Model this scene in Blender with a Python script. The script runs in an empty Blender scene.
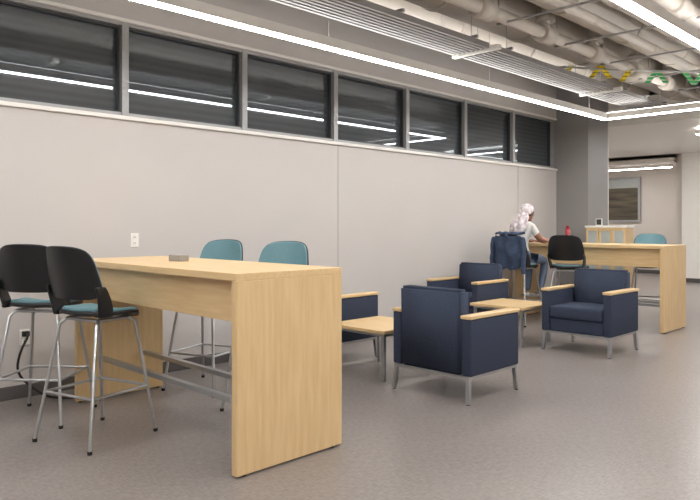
import bpy, bmesh, math, random
from mathutils import Vector, Matrix
random.seed(4)
sc = bpy.context.scene
try:
    sc.view_settings.view_transform = 'Standard'
except Exception: pass
COL = sc.collection
R = math.radians
CH = 1.32   # camera height

# ---------------------------------------------------------------- materials
def srgb(r, g, b):
    f = lambda c: (c/255/12.92) if c/255 <= .04045 else ((c/255+.055)/1.055)**2.4
    return (f(r), f(g), f(b), 1)
def mat(name, col, rough=.5, metal=0, var=.06, scale=8, bump=0, bscale=60, spec=.5, stretch=None, col2=None, detail=4):
    m = bpy.data.materials.new(name); m.use_nodes = True
    nt = m.node_tree; b = nt.nodes['Principled BSDF']
    b.inputs['Roughness'].default_value = rough; b.inputs['Metallic'].default_value = metal
    b.inputs['Specular IOR Level'].default_value = spec
    tc = nt.nodes.new('ShaderNodeTexCoord'); mp = nt.nodes.new('ShaderNodeMapping')
    nt.links.new(tc.outputs['Object'], mp.inputs[0])
    if stretch: mp.inputs['Scale'].default_value = stretch
    nz = nt.nodes.new('ShaderNodeTexNoise'); nz.inputs['Scale'].default_value = scale; nz.inputs['Detail'].default_value = detail
    nt.links.new(mp.outputs[0], nz.inputs['Vector'])
    cr = nt.nodes.new('ShaderNodeValToRGB')
    c2 = col2 or tuple(min(1, c*(1+var)) for c in col[:3])+(1,)
    c1 = col if col2 else tuple(c*(1-var) for c in col[:3])+(1,)
    cr.color_ramp.elements[0].color = c1; cr.color_ramp.elements[0].position = .3
    cr.color_ramp.elements[1].color = c2; cr.color_ramp.elements[1].position = .7
    nt.links.new(nz.outputs['Fac'], cr.inputs[0]); nt.links.new(cr.outputs[0], b.inputs['Base Color'])
    if bump:
        n2 = nt.nodes.new('ShaderNodeTexNoise'); n2.inputs['Scale'].default_value = bscale; n2.inputs['Detail'].default_value = 6
        nt.links.new(mp.outputs[0], n2.inputs['Vector'])
        bp = nt.nodes.new('ShaderNodeBump'); bp.inputs['Strength'].default_value = bump; bp.inputs['Distance'].default_value = .01
        nt.links.new(n2.outputs['Fac'], bp.inputs['Height']); nt.links.new(bp.outputs[0], b.inputs['Normal'])
    return m
def emis(name, col, s):
    m = bpy.data.materials.new(name); m.use_nodes = True; nt = m.node_tree
    nt.nodes.remove(nt.nodes['Principled BSDF'])
    e = nt.nodes.new('ShaderNodeEmission'); e.inputs[0].default_value = col; e.inputs[1].default_value = s
    nt.links.new(e.outputs[0], nt.nodes['Material Output'].inputs[0]); return m

M_wall = mat('wall_paint', srgb(196,191,188), .55, var=.012, scale=2, bump=.03, bscale=120)
M_wall2 = mat('wall_paint_far', srgb(214,206,198), .6, var=.02, scale=2)
M_white = mat('white_paint', srgb(236,233,228), .45, var=.01)
M_ceil = mat('deck_paint', srgb(190,183,174), .7, var=.04, scale=3)
M_pipe = mat('pipe_jacket', srgb(208,200,190), .5, var=.05, scale=4, bump=.08, bscale=14)
M_base = mat('rubber_base', srgb(84,80,80), .5)
M_col = mat('column_paint', srgb(142,139,138), .55, var=.03, scale=2)
M_frame = mat('window_frame_metal', srgb(160,160,160), .4, metal=.2)
M_frame_dk = mat('window_gasket', srgb(50,52,55), .5)
M_silver = mat('satin_steel', srgb(190,192,194), .3, metal=.85, var=.03)
M_slat = mat('slat_metal', srgb(150,148,146), .45, metal=.1)
M_black = mat('black_polymer', srgb(24,25,28), .42, var=.1, scale=30)
M_teal = mat('teal_vinyl', srgb(96,136,146), .5, var=.07, scale=90, bump=.1, bscale=300)
M_navy = mat('navy_fabric', srgb(56,63,80), .92, var=.28, scale=160, bump=.35, bscale=400, spec=.2)
M_rubber = mat('black_rubber', srgb(20,20,20), .6)
M_plate = mat('outlet_plastic', srgb(235,232,226), .4, var=.01)
M_box = mat('grey_plastic', srgb(150,147,142), .4, var=.01)
M_red = mat('red_plastic', srgb(140,14,32), .3)
M_skin = mat('skin', srgb(150,102,80), .55, var=.06, scale=12)
M_hair = mat('dark_hair', srgb(30,22,20), .6, var=.3, scale=60, stretch=(1,1,.2))
M_shirt = mat('white_cotton', srgb(208,205,202), .85, var=.03, bump=.5, bscale=18)
M_jeans = mat('grey_denim', srgb(104,116,138), .9, var=.12, scale=60)
M_denim = mat('blue_denim', srgb(56,70,94), .9, var=.25, scale=14, bump=.4, bscale=30)
M_shoe = mat('shoe_white', srgb(205,202,198), .6)
M_scarf = mat('patterned_scarf', srgb(226,222,222), .85, scale=26, col2=srgb(170,150,156), detail=2)
M_lip = mat('lip', srgb(140,76,70), .5)
M_eye = mat('eye_dark', srgb(30,24,22), .3)
M_frost = mat('frosted_glass', srgb(176,182,180), .35, var=.03)

def wood(name, stretch):
    return mat(name, srgb(210,178,130), .38, scale=3, stretch=stretch, col2=srgb(222,193,147), detail=8, bump=.03, bscale=20)
M_wood_h = wood('maple_laminate_y', (14,1.2,14))
M_wood_v = wood('maple_laminate_z', (14,14,1.2))
M_wood_x = wood('maple_laminate_x', (1.2,14,14))

def floor_mat():
    m = bpy.data.materials.new('vinyl_floor'); m.use_nodes = True; nt = m.node_tree; b = nt.nodes['Principled BSDF']
    L = nt.links.new; N = nt.nodes.new
    tc = N('ShaderNodeTexCoord')
    def noise(scl, st, d=4):
        mp = N('ShaderNodeMapping'); mp.inputs['Scale'].default_value = st
        L(tc.outputs['Object'], mp.inputs[0]); n = N('ShaderNodeTexNoise')
        n.inputs['Scale'].default_value = scl; n.inputs['Detail'].default_value = d; L(mp.outputs[0], n.inputs['Vector']); return n
    a = noise(22,(1,4,1),6); c = noise(22,(4,1,1),6); d = noise(1.2,(1,1,1),3)
    mx = N('ShaderNodeMath'); mx.operation='ADD'; L(a.outputs['Fac'],mx.inputs[0]); L(c.outputs['Fac'],mx.inputs[1])
    m2 = N('ShaderNodeMath'); m2.operation='MULTIPLY_ADD'; L(d.outputs['Fac'],m2.inputs[0]); m2.inputs[1].default_value=.2; L(mx.outputs[0],m2.inputs[2])
    m3 = N('ShaderNodeMath'); m3.operation='MULTIPLY'; m3.inputs[1].default_value=.5; L(m2.outputs[0],m3.inputs[0])
    cr = N('ShaderNodeValToRGB'); L(m3.outputs[0],cr.inputs[0])
    e = cr.color_ramp.elements; e[0].position=.40; e[0].color=srgb(118,111,108); e[1].position=.70; e[1].color=srgb(148,140,136)
    L(cr.outputs[0], b.inputs['Base Color']); b.inputs['Roughness'].default_value=.28; b.inputs['Specular IOR Level'].default_value=.4
    return m
M_floor = floor_mat()
def tape(name, c1, c2):
    m = bpy.data.materials.new(name); m.use_nodes=True; nt=m.node_tree; b=nt.nodes['Principled BSDF']
    tc=nt.nodes.new('ShaderNodeTexCoord'); w=nt.nodes.new('ShaderNodeTexWave'); w.inputs['Scale'].default_value=7; w.bands_direction='Z'
    cr=nt.nodes.new('ShaderNodeValToRGB'); cr.color_ramp.interpolation='CONSTANT'
    cr.color_ramp.elements[0].color=c1; cr.color_ramp.elements[1].color=c2; cr.color_ramp.elements[1].position=.8
    nt.links.new(tc.outputs['Object'],w.inputs[0]); nt.links.new(w.outputs['Fac'],cr.inputs[0]); nt.links.new(cr.outputs[0],b.inputs['Base Color']); return m
M_tapeY = tape('yellow_tape', srgb(250,222,20), srgb(150,136,50)); M_tapeG = tape('green_tape', srgb(60,185,96), srgb(205,215,200))
def glass_mat():
    m = bpy.data.materials.new('night_glass'); m.use_nodes=True; nt=m.node_tree; b=nt.nodes['Principled BSDF']
    tc=nt.nodes.new('ShaderNodeTexCoord'); w=nt.nodes.new('ShaderNodeTexWave'); w.inputs['Scale'].default_value=5; w.bands_direction='Z'
    cr=nt.nodes.new('ShaderNodeValToRGB'); cr.color_ramp.elements[0].color=srgb(42,48,53); cr.color_ramp.elements[1].color=srgb(56,62,68)
    nt.links.new(tc.outputs['Object'],w.inputs[0]); nt.links.new(w.outputs['Fac'],cr.inputs[0]); nt.links.new(cr.outputs[0],b.inputs['Base Color'])
    b.inputs['Roughness'].default_value=.6
    g=nt.nodes.new('ShaderNodeBsdfGlossy'); g.inputs['Roughness'].default_value=.02; g.inputs['Color'].default_value=(.85,.93,1,1)
    mx=nt.nodes.new('ShaderNodeMixShader'); mx.inputs[0].default_value=.12
    nt.links.new(b.outputs[0],mx.inputs[1]); nt.links.new(g.outputs[0],mx.inputs[2]); nt.links.new(mx.outputs[0],nt.nodes['Material Output'].inputs[0]); return m
M_glass = glass_mat()
M_led = emis('led_diffuser', (1,.985,.965,1), 48)
M_upfill = emis('added_upfill', (1,.985,.965,1), 20)  # upward glow added to brighten the pipes and deck

# ---------------------------------------------------------------- helpers
def finish(me, name, m, parent=None, smooth=False):
    ob = bpy.data.objects.new(name, me); COL.objects.link(ob)
    if m: me.materials.append(m)
    if smooth:
        for p in me.polygons: p.use_smooth = True
    if parent: ob.parent = parent
    return ob
def empty(name, loc=(0,0,0), rz=0):
    e = bpy.data.objects.new(name, None); e.location = loc; e.rotation_euler = (0,0,R(rz)); e.empty_display_size=.1; COL.objects.link(e); return e
def bm_box(bm, lo, hi):
    c = [(a+b)/2 for a,b in zip(lo,hi)]; s = [abs(b-a) for a,b in zip(lo,hi)]
    r = bmesh.ops.create_cube(bm, size=1)
    bmesh.ops.scale(bm, vec=s, verts=r['verts']); bmesh.ops.translate(bm, vec=c, verts=r['verts'])
    return r['verts']
def box(name, lo, hi, m, parent=None, bev=0, seg=2, smooth=False):
    bm = bmesh.new(); bm_box(bm, lo, hi)
    if bev: bmesh.ops.bevel(bm, geom=bm.edges[:], offset=bev, segments=seg, profile=.5, affect='EDGES')
    me = bpy.data.meshes.new(name); bm.to_mesh(me); bm.free()
    return finish(me, name, m, parent, smooth or bev>=.012)
def boxes(name, lst, m, parent=None, bev=0):
    bm = bmesh.new()
    for lo,hi in lst: bm_box(bm, lo, hi)
    if bev: bmesh.ops.bevel(bm, geom=bm.edges[:], offset=bev, segments=1, affect='EDGES')
    me = bpy.data.meshes.new(name); bm.to_mesh(me); bm.free(); return finish(me, name, m, parent)
def to_mesh(ob, name, m, parent, smooth=True):
    dg = bpy.context.evaluated_depsgraph_get(); dg.update()
    me = bpy.data.meshes.new_from_object(ob.evaluated_get(dg)); 
    bpy.data.objects.remove(ob); me.materials.clear()
    return finish(me, name, m, parent, smooth)
def tubes(name, paths, r, m, parent=None, res=3, bez=False):
    cu = bpy.data.curves.new(name,'CURVE'); cu.dimensions='3D'; cu.bevel_depth=r; cu.bevel_resolution=res; cu.use_fill_caps=True
    for pts in paths:
        if bez:
            s = cu.splines.new('NURBS'); s.points.add(len(pts)-1)
            for i,p in enumerate(pts): s.points[i].co=(*p,1)
            s.use_endpoint_u=True; s.order_u=3; s.resolution_u=6
        else:
            s = cu.splines.new('POLY'); s.points.add(len(pts)-1)
            for i,p in enumerate(pts): s.points[i].co=(*p,1)
    ob = bpy.data.objects.new(name+'_c', cu); COL.objects.link(ob)
    return to_mesh(ob, name, m, parent)
def cyl(name, p0, p1, r, m, parent=None, r2=None, seg=20):
    p0,p1=Vector(p0),Vector(p1); d=p1-p0
    bm=bmesh.new(); bmesh.ops.create_cone(bm,cap_ends=True,segments=seg,radius1=r,radius2=r if r2 is None else r2,depth=d.length)
    M=Matrix.Translation((p0+p1)/2)@d.to_track_quat('Z','Y').to_matrix().to_4x4()
    bmesh.ops.transform(bm,matrix=M,verts=bm.verts[:])
    me=bpy.data.meshes.new(name); bm.to_mesh(me); bm.free(); o=finish(me,name,m,parent)
    for p in me.polygons: p.use_smooth = len(p.vertices)==4
    return o
def sheet(name, fn, m, parent, n=14, nv=None, thick=.01, k=.45):
    nv = nv or n; bm=bmesh.new(); g=[]
    for j in range(nv+1):
        row=[]
        for i in range(n+1):
            u=-1+2*i/n; v=-1+2*j/nv
            uu=u*math.sqrt(1-k*v*v*.9*(abs(v)**4)); vv=v*math.sqrt(1-k*u*u*.9*(abs(u)**4))
            row.append(bm.verts.new(fn(uu,vv)))
        g.append(row)
    for j in range(nv):
        for i in range(n): bm.faces.new((g[j][i],g[j][i+1],g[j+1][i+1],g[j+1][i]))
    me=bpy.data.meshes.new(name); bm.to_mesh(me); bm.free()
    ob=bpy.data.objects.new(name+'_t',me); COL.objects.link(ob)
    s=ob.modifiers.new('s','SOLIDIFY'); s.thickness=thick; s.offset=0
    bv=ob.modifiers.new('b','BEVEL'); bv.width=thick*.35; bv.segments=2; bv.limit_method='ANGLE'; bv.angle_limit=R(50)
    return to_mesh(ob,name,m,parent)
def skin(name, verts, edges, m, parent, sub=2, root=0):
    bm=bmesh.new(); L=bm.verts.layers.skin.verify(); vs=[]
    for i,v in enumerate(verts):
        b=bm.verts.new(v[:3]); b[L].radius=(v[3], v[4] if len(v)>4 else v[3]); b[L].use_root=(i==root); vs.append(b)
    for a,b in edges: bm.edges.new((vs[a],vs[b]))
    me=bpy.data.meshes.new(name); bm.to_mesh(me); bm.free()
    ob=bpy.data.objects.new(name+'_t',me); COL.objects.link(ob)
    ob.modifiers.new('k','SKIN').use_smooth_shade=True
    s=ob.modifiers.new('s','SUBSURF'); s.levels=sub; s.render_levels=sub
    return to_mesh(ob,name,m,parent)

# ---------------------------------------------------------------- room shell
W=5.37; ZC=4.1
box('floor',(-4,-6,-.1),(20,9,0),M_floor)
box('ceiling',(-4,-6,ZC),(20,9,ZC+.15),M_ceil)
boxes('ceiling_deck_ribs',[((x,-6,ZC-.05),(x+.16,W,ZC)) for x in [i*.32-4 for i in range(47)]],M_ceil)
zb,zt=2.25,3.05; XE=10.2
wl=empty('wall_left')
box('lower_panel',(-4,W,0),(XE,W+.25,zb),M_wall,wl)
box('upper_panel',(-4,W,zt),(XE,W+.25,ZC),M_wall,wl)
boxes('panel_joints',[((x-.003,W-.002,.12),(x+.003,W+.01,zb-.03)) for x in (1.36,5.18,9.0)],M_col,wl)
mull=[2.66+1.245*k for k in range(-5,7)]
mull[-1]=10.12
for k in range(len(mull)-1):
    a,b=mull[k],mull[k+1]
    w=empty('window_%d'%(k+1))
    box('glass',(a,W+.09,zb),(b,W+.11,zt),M_glass,w)
    f=.03
    boxes('frame',[((a,W+.0,zb),(a+f,W+.09,zt)),((b-f,W+.0,zb),(b,W+.09,zt)),((a+f,W+.01,zb),(b-f,W+.09,zb+f)),((a+f,W+.01,zt-f),(b-f,W+.09,zt))],M_frame,w)
    g=f+.018
    boxes('gasket',[((a+f,W+.05,zb+f),(a+g,W+.092,zt-f)),((b-g,W+.05,zb+f),(b-f,W+.092,zt-f)),((a+g,W+.05,zb+f),(b-g,W+.092,zb+g)),((a+g,W+.05,zt-g),(b-g,W+.092,zt-f))],M_frame_dk,w)
box('trim_1',(-4,W-.03,zb-.035),(XE,W+.05,zb-.002),M_white,None,.004)
box('trim_2',(-4,W-.015,zt+.002),(XE,W+.05,zt+.03),M_white,None,.004)
box('baseboard_left',(-4,W-.015,0),(XE,W+.01,.1),M_base,None,.004)
box('column',(XE,4.82,0),(10.93,W+.3,ZC),M_col,None,.006)
box('wall_column_side',(10.93,4.86,0),(11.05,8.9,ZC),M_wall2)
FX=16.3
box('wall_far',(FX,-6,0),(FX+.25,5.45,ZC),M_white)
box('wall_recess',(18.6,5.45,0),(18.8,8.9,ZC),M_wall2)
box('wall_recess_side',(FX+.25,5.45,0),(18.6,5.65,ZC),M_wall2)
box('wall_back_left',(11.05,8.8,0),(18.6,8.95,ZC),M_wall2)
box('wall_behind',(-4.15,-6,0),(-4,W+.25,ZC),M_wall2)
box('wall_right',(-4,-6.15,0),(20,-6,ZC),M_wall2)
box('baseboard_far',(FX-.015,-6,0),(FX,5.45,.1),M_base)
box('baseboard_recess',(18.585,5.65,0),(18.6,8.8,.1),M_base)
box('ceiling_dropped',(11.1,-6,2.98),(FX,8.8,3.06),M_white)
box('ceiling_fascia',(11.06,-6,2.98),(11.1,8.8,3.42),M_white)
box('ceiling_recess',(FX,5.65,2.8),(18.6,8.8,2.9),M_wall2)
wi=empty('window_12')
ya,yb_=7.34,8.18
box('glass',(18.585,ya,1.46),(18.598,yb_,2.58),mat('interior_window',srgb(62,56,50),.2,scale=2,col2=srgb(112,104,84),stretch=(1,.5,5)),wi)
boxes('frame',[((18.54,ya-.07,1.39),(18.6,ya,2.65)),((18.54,yb_,1.39),(18.6,yb_+.07,2.65)),((18.54,ya,1.39),(18.6,yb_,1.46)),((18.54,ya,2.58),(18.6,yb_,2.65))],M_frame,wi)
box('shade',(18.56,ya,2.35),(18.58,yb_,2.58),M_frost,wi)

# ---------------------------------------------------------------- linear lights
def rect_light(x0,x1,y0,y1,z,name='linear_pendant_light'):
    e=empty(name); w=.045
    runs=[((x0,y0-w),(x1,y0+w)),((x0,y1-w),(x1,y1+w)),((x0-w,y0-w),(x0+w,y1+w)),((x1-w,y0-w),(x1+w,y1+w))]
    boxes('housing',[((a[0],a[1],z+.006),(b[0],b[1],z+.085)) for a,b in runs],M_white,e)
    boxes('diffuser',[((a[0]+.006,a[1]+.006,z),(b[0]-.006,b[1]-.006,z+.012)) for a,b in runs],M_led,e)
    boxes('top_fill_glow',[((a[0]+.015,a[1]+.015,z+.084),(b[0]-.015,b[1]-.015,z+.09)) for a,b in runs],M_upfill,e)  # glowing top faces added as fill for the ceiling
    paths=[]
    x=x0+.5
    while x<x1:
        for y in (y0,y1): paths.append([(x,y,z+.08),(x,y,4.04)])
        x+=2.4
    if x0<11: tubes('hanger_cables',paths,.003,M_silver,e,res=1)
rect_light(-1.5,9.1,1.83,4.05,2.79)
rect_light(-1.5,9.1,-3.6,-1.2,2.79)  # added out of view as general fill for the room
rect_light(12.2,15.4,1.8,3.8,2.86)
def strip(x0,x1,y0,y1,z,ztop):
    e=empty('added_fill_strip')
    box('housing',(x0,y0,z+.01),(x1,y1,z+.08),M_white,e); box('diffuser',(x0+.01,y0+.01,z),(x1-.01,y1-.01,z+.01),M_led,e)
    ym=(y0+y1)/2; xm=(x0+x1)/2
    tubes('hanger_cables',[[(xm,ym,z+.07),(xm,ym,ztop)]],.004,M_silver,e,res=1)
strip(12.3,15.6,7.6,7.7,2.6,2.98)  # added fill lamp, kept hidden behind the column
strip(16.9,17.0,5.9,8.5,2.72,2.8)  # fill lamp added to brighten the recess wall

# ---------------------------------------------------------------- slatted radiant panels
for i,(xa,xb) in enumerate([(-.6,2.65),(2.8,5.4),(5.55,8.15),(8.3,10.1)]):
    s=empty('slatted_ceiling_panel')
    boxes('slats',[((xa,y,3.0),(xb,y+.03,3.05)) for y in [3.53+.054*k for k in range(8)]],M_slat,s)
    boxes('cross_rails',[((x,3.5,3.05),(x+.03,3.96,3.075)) for x in (xa+.2,(xa+xb)/2,xb-.25)],M_slat,s)
    box('end_trim',(xb+.02,3.44,2.985),(xb+.07,3.98,3.03),M_white,s)
    boxes('end_link',[((xb-.02,3.55,3.01),(xb+.03,3.58,3.04)),((xb-.02,3.86,3.01),(xb+.03,3.89,3.04))],M_slat,s)
    tubes('hangers',[[(x,y,3.06),(x,y,4.04)] for x in (xa+.2,xb-.25) for y in (3.56,3.9)],.004,M_silver,s,res=1)

# ---------------------------------------------------------------- ducts and pipework
def run(y,z,r,x0=-1,x1=11.03,name='duct_pipe',rods=True):
    d=empty(name)
    cyl('jacket',(x0,y,z),(x1,y,z),r,M_pipe,d,seg=32)
    x=x0+1+random.random(); k=0
    while x<x1-.3:
        cyl('band_%d'%k,(x,y,z),(x+.06,y,z),r*1.05,M_pipe,d,seg=32); k+=1; x+=1.45
    if rods: tubes('hanger_rods',[[(xx,y,z+r*.9),(xx,y,4.04)] for xx in (1.6,4.3,7.0,9.6)],.006,M_silver,d,res=1)
    return d
run(4.78,3.52,.14); run(4.34,3.52,.18); run(3.68,3.48,.22); run(3.08,3.56,.20); run(2.45,3.50,.24); run(1.52,3.52,.2); run(1.0,3.5,.2); run(.2,3.5,.24)
for y,z,r in ((3.34,3.24,.06),(2.80,3.25,.045),(2.08,3.24,.07)):
    run(y,z,r,name='conduit',rods=False)
for x in (5.0,6.1,7.2,8.3,9.4):
    d=empty('cross_pipe'); z=3.9
    cyl('jacket',(x,-.5,z),(x,5.2,z),.09,M_pipe,d,seg=24)
    for j,(yy,zz) in enumerate(((3.34,3.24),(2.08,3.24))):
        cyl('drop_%d'%j,(x+.02,yy,z),(x+.02,yy,3.3),.05,M_pipe,d)
        cyl('flange_%d'%j,(x+.02,yy,3.36),(x+.02,yy,3.41),.095,M_pipe,d)
        cyl('valve_%d'%j,(x-.08,yy,zz),(x+.12,yy,zz),.095,M_pipe,d)
    box('strut_channel',(x+.35,.0,3.185),(x+.375,3.42,3.2),M_slat,d)
    tubes('strut_rods',[[(x+.36,yy,3.19),(x+.36,yy,4.04)] for yy in (.45,1.25,3.40)],.005,M_silver,d,res=1)
g=empty('marking_tape_garland')
tubes('carrier_rod',[[(7.40,3.99,3.245),(7.95,3.44,3.20)],[(7.95,3.44,3.20),(8.95,2.43,3.16)]],.010,M_silver,g)
def ribbon(name,segs,m):
    bm=bmesh.new()
    for p,q in segs:
        p,q=Vector(p),Vector(q); w=Vector((.024,-.024,.0))
        v=[bm.verts.new(p-w),bm.verts.new(p+w),bm.verts.new(q+w),bm.verts.new(q-w)]; bm.faces.new(v)
    me=bpy.data.meshes.new(name); bm.to_mesh(me); bm.free()
    ob=bpy.data.objects.new(name+'_t',me); COL.objects.link(ob); s=ob.modifiers.new('s','SOLIDIFY'); s.thickness=.006
    return to_mesh(ob,name,m,g,False)
def zig(t0,n,step=.05,up=True,zo=0):
    out=[]
    for i in range(n):
        a=t0+i*step; b=a+step
        z0,z1=(3.10+zo,3.25+zo) if (i%2==0)==up else (3.25+zo,3.10+zo)
        out.append(((7.40+a,3.99-a,z0),(7.40+b,3.99-b,z1)))
    return out
ribbon('yellow_tape',zig(.12,1,.07)+zig(.36,2,.08)+zig(.62,1,.08,True,-.04),M_tapeY)
ribbon('green_tape',zig(.84,2,.08,True,-.06)+zig(1.16,3,.08,False,-.08),M_tapeG)

# ---------------------------------------------------------------- high tables
def high_table(x0,x1,y0,y1):
    cx,cy=(x0+x1)/2,(y0+y1)/2; e=empty('bar_height_table',(cx,cy,0)); hx,hy=(x1-x0)/2,(y1-y0)/2; H=1.067
    box('table_top',(-hx,-hy,H-.04),(hx,hy,H),M_wood_h,e,.003)
    box('end_panel_near',(-hx,-hy,.012),(hx,-hy+.045,H-.04),M_wood_v,e,.002)
    box('end_panel_far',(-hx+.03,hy-.075,.012),(hx-.03,hy-.03,H-.04),M_wood_v,e,.002)
    box('apron_a',(-hx+.07,-hy+.045,H-.27),(-hx+.095,hy-.075,H-.04),M_wood_h,e,.002)
    box('apron_b',(hx-.095,-hy+.045,H-.27),(hx-.07,hy-.075,H-.04),M_wood_h,e,.002)
    boxes('foot_rails',[((-.19,-hy+.045,.30),(-.15,hy-.075,.33)),((.15,-hy+.045,.30),(.19,hy-.075,.33))],M_silver,e)
    for i,(a,b) in enumerate(((-1,-1),(1,-1),(-1,1),(1,1))):
        yy=b*(hy-.05) if b>0 else -hy+.022
        cyl('glide_%d'%i,(a*(hx-.06),yy,0),(a*(hx-.06),yy,.013),.014,M_rubber,e)
    return e
T1=high_table(2.02,2.78,2.85,4.98)
T2=high_table(8.36,9.13,3.0,5.13)
pb=empty('power_outlet_box',(2.45,4.15,1.067))
box('body',(-.04,-.07,0),(.04,.07,.045),M_box,pb,.006); box('face',(-.043,-.055,.01),(-.04,.055,.035),M_frame,pb)

# ---------------------------------------------------------------- bar stools
def stool(x,y,rz):
    e=empty('bar_stool',(x,y,0),rz)
    def seat(u,v):
        X=.02+v*.205; Y=u*(.215+.01*v)
        Z=.765+.02*u*u+(.028*max(0,-v)**3)-(.03*max(0,v)**4)
        return (X,Y,Z)
    sheet('seat_shell',seat,M_black,e,thick=.022)
    sheet('seat_pad',lambda u,v:(lambda p:(p[0]*.94+.005,p[1]*.93,p[2]+.017))(seat(u,v)),M_teal,e,thick=.02)
    def back(u,v):
        t=(v+1)/2; w=.230-.045*t*t
        return (-.205-.085*t+.075*u*u, u*w, 1.03+.155*v+.012*(1-u*u)*t)
    sheet('back_shell',back,M_black,e,thick=.014,k=.24,n=18)
    sheet('back_pad',lambda u,v:(lambda p:(p[0]+.014,p[1],p[2]))(back(u*.97,v*.97)),M_teal,e,thick=.014,k=.24,n=18)
    for s,n in ((1,'l'),(-1,'r')):
        def arm(u,v,s=s):
            t=(v+1)/2
            return (-.10-.03*t-.03*t*t+u*(.06-.022*t), s*(.195+.024*math.sin(t*math.pi*.6)), .765+.19*t)
        sheet('side_bracket_'+n,arm,M_black,e,n=6,nv=10,thick=.016,k=.1)
    legs=[]
    for sx in (1,-1):
        for sy in (1,-1):
            legs.append([(sx*.12+.01,sy*.14,.742),(sx*.15+.01,sy*.165,.71),(sx*.255,sy*.245,.012)])
    tubes('legs',legs,.011,M_silver,e)
    tubes('seat_frame',[[(.13,-.14,.742),(.13,.14,.742)],[(-.11,-.14,.742),(-.11,.14,.742)],[(.13,.14,.742),(-.11,.14,.742)],[(.13,-.14,.742),(-.11,-.14,.742)]],.011,M_silver,e)
    def at(sx,sy,z):
        t=(.71-z)/(.71-.012); return (sx*(.15+.105*t)+.01*(1-t), sy*(.165+.08*t), z)
    tubes('foot_ring',[[at(1,-1,.30),at(1,1,.30)],[at(-1,-1,.30),at(-1,1,.30)],[at(1,1,.30),at(-1,1,.30)],[at(1,-1,.30),at(-1,-1,.30)]],.009,M_silver,e)
    k=0
    for sx in (1,-1):
        for sy in (1,-1):
            cyl('glide_%d'%k,(sx*.255,sy*.245,0),(sx*.255,sy*.245,.02),.014,M_rubber,e,seg=12); k+=1
    return e
stool(1.82,4.06,16)
stool(1.75,4.73,42)
stool(3.02,3.84,200)
stool(3.02,4.66,200)
stool(7.98,4.02,12)
stool(7.93,4.72,0)
stool(9.52,3.62,195)

# ---------------------------------------------------------------- armchairs
def armchair(x,y,rz):
    e=empty('lounge_armchair',(x,y,0),rz); e.scale=(1.05,1.01,1.02)
    for s,n in ((1,'left'),(-1,'right')):
        a,b=sorted((s*.29,s*.375))
        box('arm_panel_'+n,(-.315,a,.2),(.32,b,.612),M_navy,e,.014,3)
        a,b=sorted((s*.285,s*.38))
        box('arm_cap_'+n,(-.32,a,.612),(.325,b,.638),M_wood_x,e,.006)
    bm=bmesh.new(); bm_box(bm,(-.325,-.289,.2),(-.17,.289,.82))
    for v in bm.verts:
        if v.co.z>.6: v.co.x-=.01
        if v.co.z>.6 and v.co.x>-.25: v.co.x-=.03
    bmesh.ops.bevel(bm,geom=bm.edges[:],offset=.022,segments=4,affect='EDGES')
    me=bpy.data.meshes.new('back_cushion'); bm.to_mesh(me); bm.free(); finish(me,'back_cushion',M_navy,e,True)
    box('seat_base',(-.18,-.289,.2),(.30,.289,.335),M_navy,e,.012,3)
    box('seat_cushion',(-.175,-.287,.335),(.325,.287,.465),M_navy,e,.03,4)
    boxes('under_frame',[((-.315,-.36,.178),(.315,-.33,.2)),((-.315,.33,.178),(.315,.36,.2)),((-.315,-.33,.178),(-.285,.33,.2)),((.285,-.33,.178),(.315,.33,.2))],M_silver,e)
    for i,(sx,sy) in enumerate(((1,1),(1,-1),(-1,1),(-1,-1))):
        bm=bmesh.new(); bm_box(bm,(-.015,-.015,.006),(.015,.015,.18))
        for v in bm.verts:
            dx = .018 if v.co.z<.1 else 0
            v.co.x+=sx*(.30+dx); v.co.y+=sy*(.345+dx*.6)
        me=bpy.data.meshes.new('leg_%d'%i); bm.to_mesh(me); bm.free(); finish(me,'leg_%d'%i,M_silver,e)
        cyl('glide_%d'%i,(sx*.318,sy*.356,0),(sx*.318,sy*.356,.008),.013,M_rubber,e,seg=12)
    return e
armchair(4.39,3.19,0)
armchair(4.57,4.88,0)
armchair(6.86,4.80,180)
armchair(6.79,3.19,180)

def side_table(x,y):
    e=empty('low_side_table',(x,y,0)); h=.34
    box('table_top',(-h,-h,.405),(h,h,.435),M_wood_h,e,.004)
    boxes('apron_frame',[((-h+.03,-h+.03,.38),(h-.03,-h+.055,.405)),((-h+.03,h-.055,.38),(h-.03,h-.03,.405)),((-h+.03,-h+.055,.38),(-h+.055,h-.055,.405)),((h-.055,-h+.055,.38),(h-.03,h-.055,.405))],M_silver,e)
    for i,(sx,sy) in enumerate(((1,1),(1,-1),(-1,1),(-1,-1))):
        a=sx*(h-.045); b=sy*(h-.045)
        box('leg_%d'%i,(a-.014,b-.014,0),(a+.014,b+.014,.381),M_silver,e)
    return e
side_table(4.45,4.05); side_table(6.66,4.05)

# ---------------------------------------------------------------- wall outlets and cord
def outlet(x,z):
    e=empty('wall_outlet',(x,W,z))
    box('plate',(-.037,-.008,-.06),(.037,0,.06),M_plate,e,.003)
    for i,s in enumerate((-1,1)):
        box('receptacle_%d'%i,(-.016,-.011,s*.026-.014),(.016,-.007,s*.026+.014),M_plate,e,.003)
        boxes('slots_%d'%i,[((-.008,-.0125,s*.026-.006),(-.005,-.0105,s*.026+.006)),((.005,-.0125,s*.026-.006),(.008,-.0105,s*.026+.006))],M_rubber,e)
outlet(2.74,1.19); outlet(1.84,.46)
c=empty('power_cord')
box('plug',(1.815,W-.05,.47),(1.865,W-.012,.51),M_rubber,c,.006)
tubes('cable',[[(1.84,W-.045,.49),(1.83,W-.14,.50),(1.76,W-.14,.38),(1.74,W-.12,.22),(1.84,W-.16,.10),(1.95,W-.25,.008),(2.1,5.05,.01)]],.009,M_rubber,c,bez=True)

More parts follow.
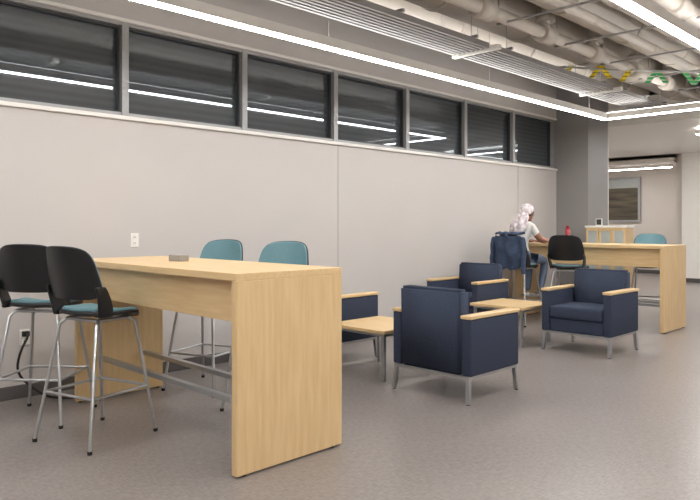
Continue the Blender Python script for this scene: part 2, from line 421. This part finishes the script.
# ---------------------------------------------------------------- items near far table
b=empty('water_bottle',(8.72,4.42,1.068))
cyl('body',(0,0,0),(0,0,.19),.036,M_red,b); cyl('shoulder',(0,0,.19),(0,0,.215),.036,M_red,b,r2=.022); cyl('cap',(0,0,.215),(0,0,.24),.024,M_red,b)
lp=empty('notebook',(8.66,4.72,1.068),8); box('cover',(-.11,-.12,0),(.11,.12,.012),M_plate,lp,.002); box('pages',(-.105,-.115,.012),(.105,.115,.016),M_shirt,lp)
cb=empty('display_cabinet',(10.02,4.36,0))
box('carcass',(-.13,-.27,.06),(.15,.34,1.28),M_wood_v,cb,.003); box('plinth',(-.11,-.25,0),(.13,.32,.06),M_base,cb); box('top_slab',(-.15,-.29,1.28),(.15,.36,1.31),M_plate,cb,.003)
for i in range(3):
    y=-.27+i*.205
    boxes('door_frame_%d'%i,[((-.15,y+.003,.08),(-.13,y+.03,1.27)),((-.15,y+.172,.08),(-.13,y+.2,1.27)),((-.15,y+.03,1.235),(-.13,y+.172,1.27)),((-.15,y+.03,.08),(-.13,y+.172,.12))],M_wood_v,cb)
    box('door_glass_%d'%i,(-.14,y+.03,.12),(-.131,y+.172,1.235),M_frost,cb)
pf=empty('picture_frame',(10.0,4.55,1.311)); box('frame',(-.01,-.05,0),(.01,.05,.11),M_plate,pf,.003); box('print',(-.012,-.038,.012),(-.01,.038,.098),M_frame_dk,pf)

# ---------------------------------------------------------------- seated person
P=empty('seated_person',(7.97,4.72,0),-4)
J=[
 (-.04,0,.895,.135,.105),
 (-.02,0,1.02,.115,.09),
 (.01,0,1.16,.125,.10),
 (.05,0,1.28,.11,.09),
 (.085,0,1.365,.05,.05),
 (.115,0,1.42,.046,.046),
 (.05,.155,1.285,.06,.06),(.13,.235,1.13,.045,.045),(.25,.225,1.11,.04,.04),(.385,.14,1.105,.026,.022),
 (.05,-.155,1.285,.06,.06),(.12,-.235,1.12,.045,.045),(.25,-.225,1.11,.04,.04),(.40,-.15,1.105,.026,.022),
 (.04,.095,.865,.088,.082),(.24,.12,.865,.075,.07),(.385,.125,.83,.058,.058),(.375,.12,.62,.055,.05),(.33,.11,.40,.038,.038),
 (.04,-.095,.865,.088,.082),(.24,-.12,.865,.075,.07),(.385,-.125,.83,.058,.058),(.36,-.12,.62,.055,.05),(.29,-.11,.40,.038,.038),
]
E=[(0,1),(1,2),(2,3),(3,4),(4,5),(3,6),(6,7),(7,8),(8,9),(3,10),(10,11),(11,12),(12,13),(0,14),(14,15),(15,16),(16,17),(17,18),(0,19),(19,20),(20,21),(21,22),(22,23)]
lab={(0,1):1,(1,2):1,(2,3):1,(3,4):1,(4,5):0,(3,6):1,(6,7):9,(7,8):0,(8,9):0,(3,10):1,(10,11):9,(11,12):0,(12,13):0}
body=skin('body',J,E,None,P)
for m_ in (M_skin,M_shirt,M_jeans): body.data.materials.append(m_)
def segd(p,a,b):
    ab=b-a; t=max(0,min(1,(p-a).dot(ab)/ab.length_squared)); return (p-(a+ab*t)).length,t
for f in body.data.polygons:
    c=f.center; best=(9,None,0)
    for ed in E:
        a,b_=Vector(J[ed[0]][:3]),Vector(J[ed[1]][:3]); d,t=segd(c,a,b_)
        d-= .5*(J[ed[0]][3]*(1-t)+J[ed[1]][3]*t)
        if d<best[0]: best=(d,ed,t)
    l=lab.get(best[1],2)
    if l==9: l=1 if best[2]<.55 else 0
    if best[1]==(3,4) and best[2]>.75: l=0
    if best[1]==(0,1) and c.z<.93: l=2
    f.material_index=l
for s,xx in ((1,.33),(-1,.29)):
    skin('shoe_l' if s>0 else 'shoe_r',[(xx-.03,s*.11,.36,.042,.038),(xx+.04,s*.11,.345,.042,.032),(xx+.15,s*.115,.337,.042,.026),(xx+.19,s*.115,.335,.03,.02)],[(0,1),(1,2),(2,3)],M_shoe,P)
for s,(wx,wy) in ((1,(.385,.14)),(-1,(.40,-.15))):
    def q(dx,dy,z,r): 
        a=-s*.45; return (wx+dx*math.cos(a)-dy*math.sin(a), wy+dx*math.sin(a)+dy*math.cos(a), z, r)
    V=[q(0,0,1.103,.024),q(.04,0,1.10,.028),q(.075,0,1.098,.026)]; Ed=[(0,1),(1,2)]
    for k,(oy,ln) in enumerate(((-.032,.85),(-.011,1.0),(.011,.95),(.031,.75))):
        n=len(V); oy*=-s
        V+=[q(.092,oy,1.10,.0105),q(.092+.035*ln,oy*1.15,1.102,.009),q(.092+.06*ln,oy*1.2,1.09,.0085),q(.092+.075*ln,oy*1.2,1.078,.0075)]
        Ed+=[(2,n),(n,n+1),(n+1,n+2),(n+2,n+3)]
    n=len(V); V+=[q(.05,s*.035,1.095,.012),q(.08,s*.052,1.088,.010),q(.105,s*.055,1.08,.0085)]; Ed+=[(1,n),(n,n+1),(n+1,n+2)]
    skin('hand_l' if s>0 else 'hand_r',V,Ed,M_skin,P)
HC=Vector((.155,0,1.475)); HR=Matrix.Rotation(R(28),4,'Y')@Matrix.Rotation(R(-12),4,'Z')
bm=bmesh.new(); bmesh.ops.create_uvsphere(bm,u_segments=40,v_segments=28,radius=1)
for v in bm.verts:
    x,y,z=v.co
    X=x*.095; Y=y*.074*(1-.18*max(0,-z)); Z=z*.115
    if z<0 and x<0: X+=.012*abs(z)
    if x>0 and z<-.3: X+=.008*(-z)
    g_=lambda cy,cz,wy,wz: math.exp(-((y-cy)/wy)**2-((z-cz)/wz)**2) if x>0 else 0
    X+=.024*g_(0,-.18,.13,.16)+.012*g_(0,.05,.12,.2)-.012*(g_(.33,.05,.16,.11)+g_(-.33,.05,.16,.11))+.006*g_(0,-.5,.25,.07)+.006*g_(0,-.82,.3,.2)
    v.co=(X,Y,Z)
bmesh.ops.transform(bm,matrix=Matrix.Translation(HC)@HR,verts=bm.verts[:])
me=bpy.data.meshes.new('head'); bm.to_mesh(me); bm.free(); finish(me,'head',M_skin,P,True)
def blob(name,c,r,m,scl=(1,1,1)):
    bm=bmesh.new(); bmesh.ops.create_uvsphere(bm,u_segments=16,v_segments=12,radius=r); bmesh.ops.scale(bm,vec=scl,verts=bm.verts[:])
    bmesh.ops.transform(bm,matrix=Matrix.Translation(HC)@HR@Matrix.Translation(c),verts=bm.verts[:])
    me=bpy.data.meshes.new(name); bm.to_mesh(me); bm.free(); return finish(me,name,m,P,True)
for s,n in ((1,'l'),(-1,'r')):
    blob('eye_'+n,(.082,s*.027,.006),.011,M_eye,(.6,1.2,.7)); blob('brow_'+n,(.09,s*.028,.026),.014,M_hair,(.3,1.2,.25))
    blob('ear_'+n,(0,s*.074,-.005),.028,M_skin,(.6,.25,1))
blob('lips',(.094,0,-.057),.02,M_lip,(.35,1,.4))
def cap(name,rx,ry,rz,m,xcut,zfall):
    bm=bmesh.new(); bmesh.ops.create_uvsphere(bm,u_segments=36,v_segments=26,radius=1)
    dele=[v for v in bm.verts if (v.co.x*.9-v.co.z*.75)>xcut or v.co.z<zfall]
    bmesh.ops.delete(bm,geom=dele,context='VERTS')
    for v in bm.verts:
        x,y,z=v.co; w=1+.02*math.sin(9*math.atan2(y,z))+.015*math.sin(14*x)
        v.co=(x*rx*w-.008,y*ry*w,z*rz*w+.006)
    bmesh.ops.transform(bm,matrix=Matrix.Translation(HC)@HR,verts=bm.verts[:])
    me=bpy.data.meshes.new(name); bm.to_mesh(me); bm.free()
    ob=bpy.data.objects.new(name+'_t',me); COL.objects.link(ob); s=ob.modifiers.new('s','SOLIDIFY'); s.thickness=.008
    return to_mesh(ob,name,m,P)
cap('hair',.103,.083,.122,M_hair,.42,-.6)
cap('headscarf',.116,.094,.133,M_scarf,.18,-.75)
def drape(u,v):
    t=(1-v)/2
    wid=.10+.05*t; z=1.50-.28*t
    x=.055-.145*math.sin(min(1,t*1.3)*1.5)+.012*math.sin(u*9+t*3)+.07*u*u*(1-.2*t)
    return (x,u*wid,z)
sheet('headscarf_tail',drape,M_scarf,P,n=22,nv=18,thick=.014,k=.6)

# denim jacket slung over the occupied stool
JK=empty('denim_jacket',(7.93,4.72,0))
def jk(u,v):
    t=(1-v)/2
    x=-.335+.07*u*u-.02*t+.014*math.sin(u*8+t*2)+.008*math.sin(t*11+u*3)+.05*t*t
    return (x,u*(.215+.02*math.sin(t*3)),1.20-.44*t-.03*abs(math.sin(u*4)))
sheet('back_panel',jk,M_denim,JK,n=30,nv=24,thick=.016,k=.3)
def jc(u,v):
    a=(v+1)/2*math.pi
    return (-.285-.045*math.cos(a)+.07*u*u, u*.205, 1.195+.028*math.sin(a)+.006*math.sin(u*12))
sheet('collar_roll',jc,M_denim,JK,n=24,nv=10,thick=.016,k=.2)
for s,n,zz in ((1,'l',.10),(-1,'r',0)):
    skin('sleeve_'+n,[(-.27,s*.215,1.17,.04,.03),(-.28,s*.235,1.05,.042,.03),(-.27,s*.235,.93,.04,.03),(-.29,s*.24,.80+zz,.036,.028),(-.28,s*.24,.68+zz,.036,.028)],[(0,1),(1,2),(2,3),(3,4)],M_denim,JK)

# ---------------------------------------------------------------- world & camera
w=bpy.data.worlds.new('world'); sc.world=w; w.use_nodes=True
w.node_tree.nodes['Background'].inputs[0].default_value=(1,.98,.95,1); w.node_tree.nodes['Background'].inputs[1].default_value=.3
cam=bpy.data.cameras.new('camera'); co=bpy.data.objects.new('camera',cam); COL.objects.link(co)
co.location=(0,0,CH); co.rotation_euler=(R(90),0,R(-45)); cam.lens=34.2; cam.sensor_width=36
cam.shift_y=-25/700
cam.clip_start=.05; cam.clip_end=100
sc.camera=co
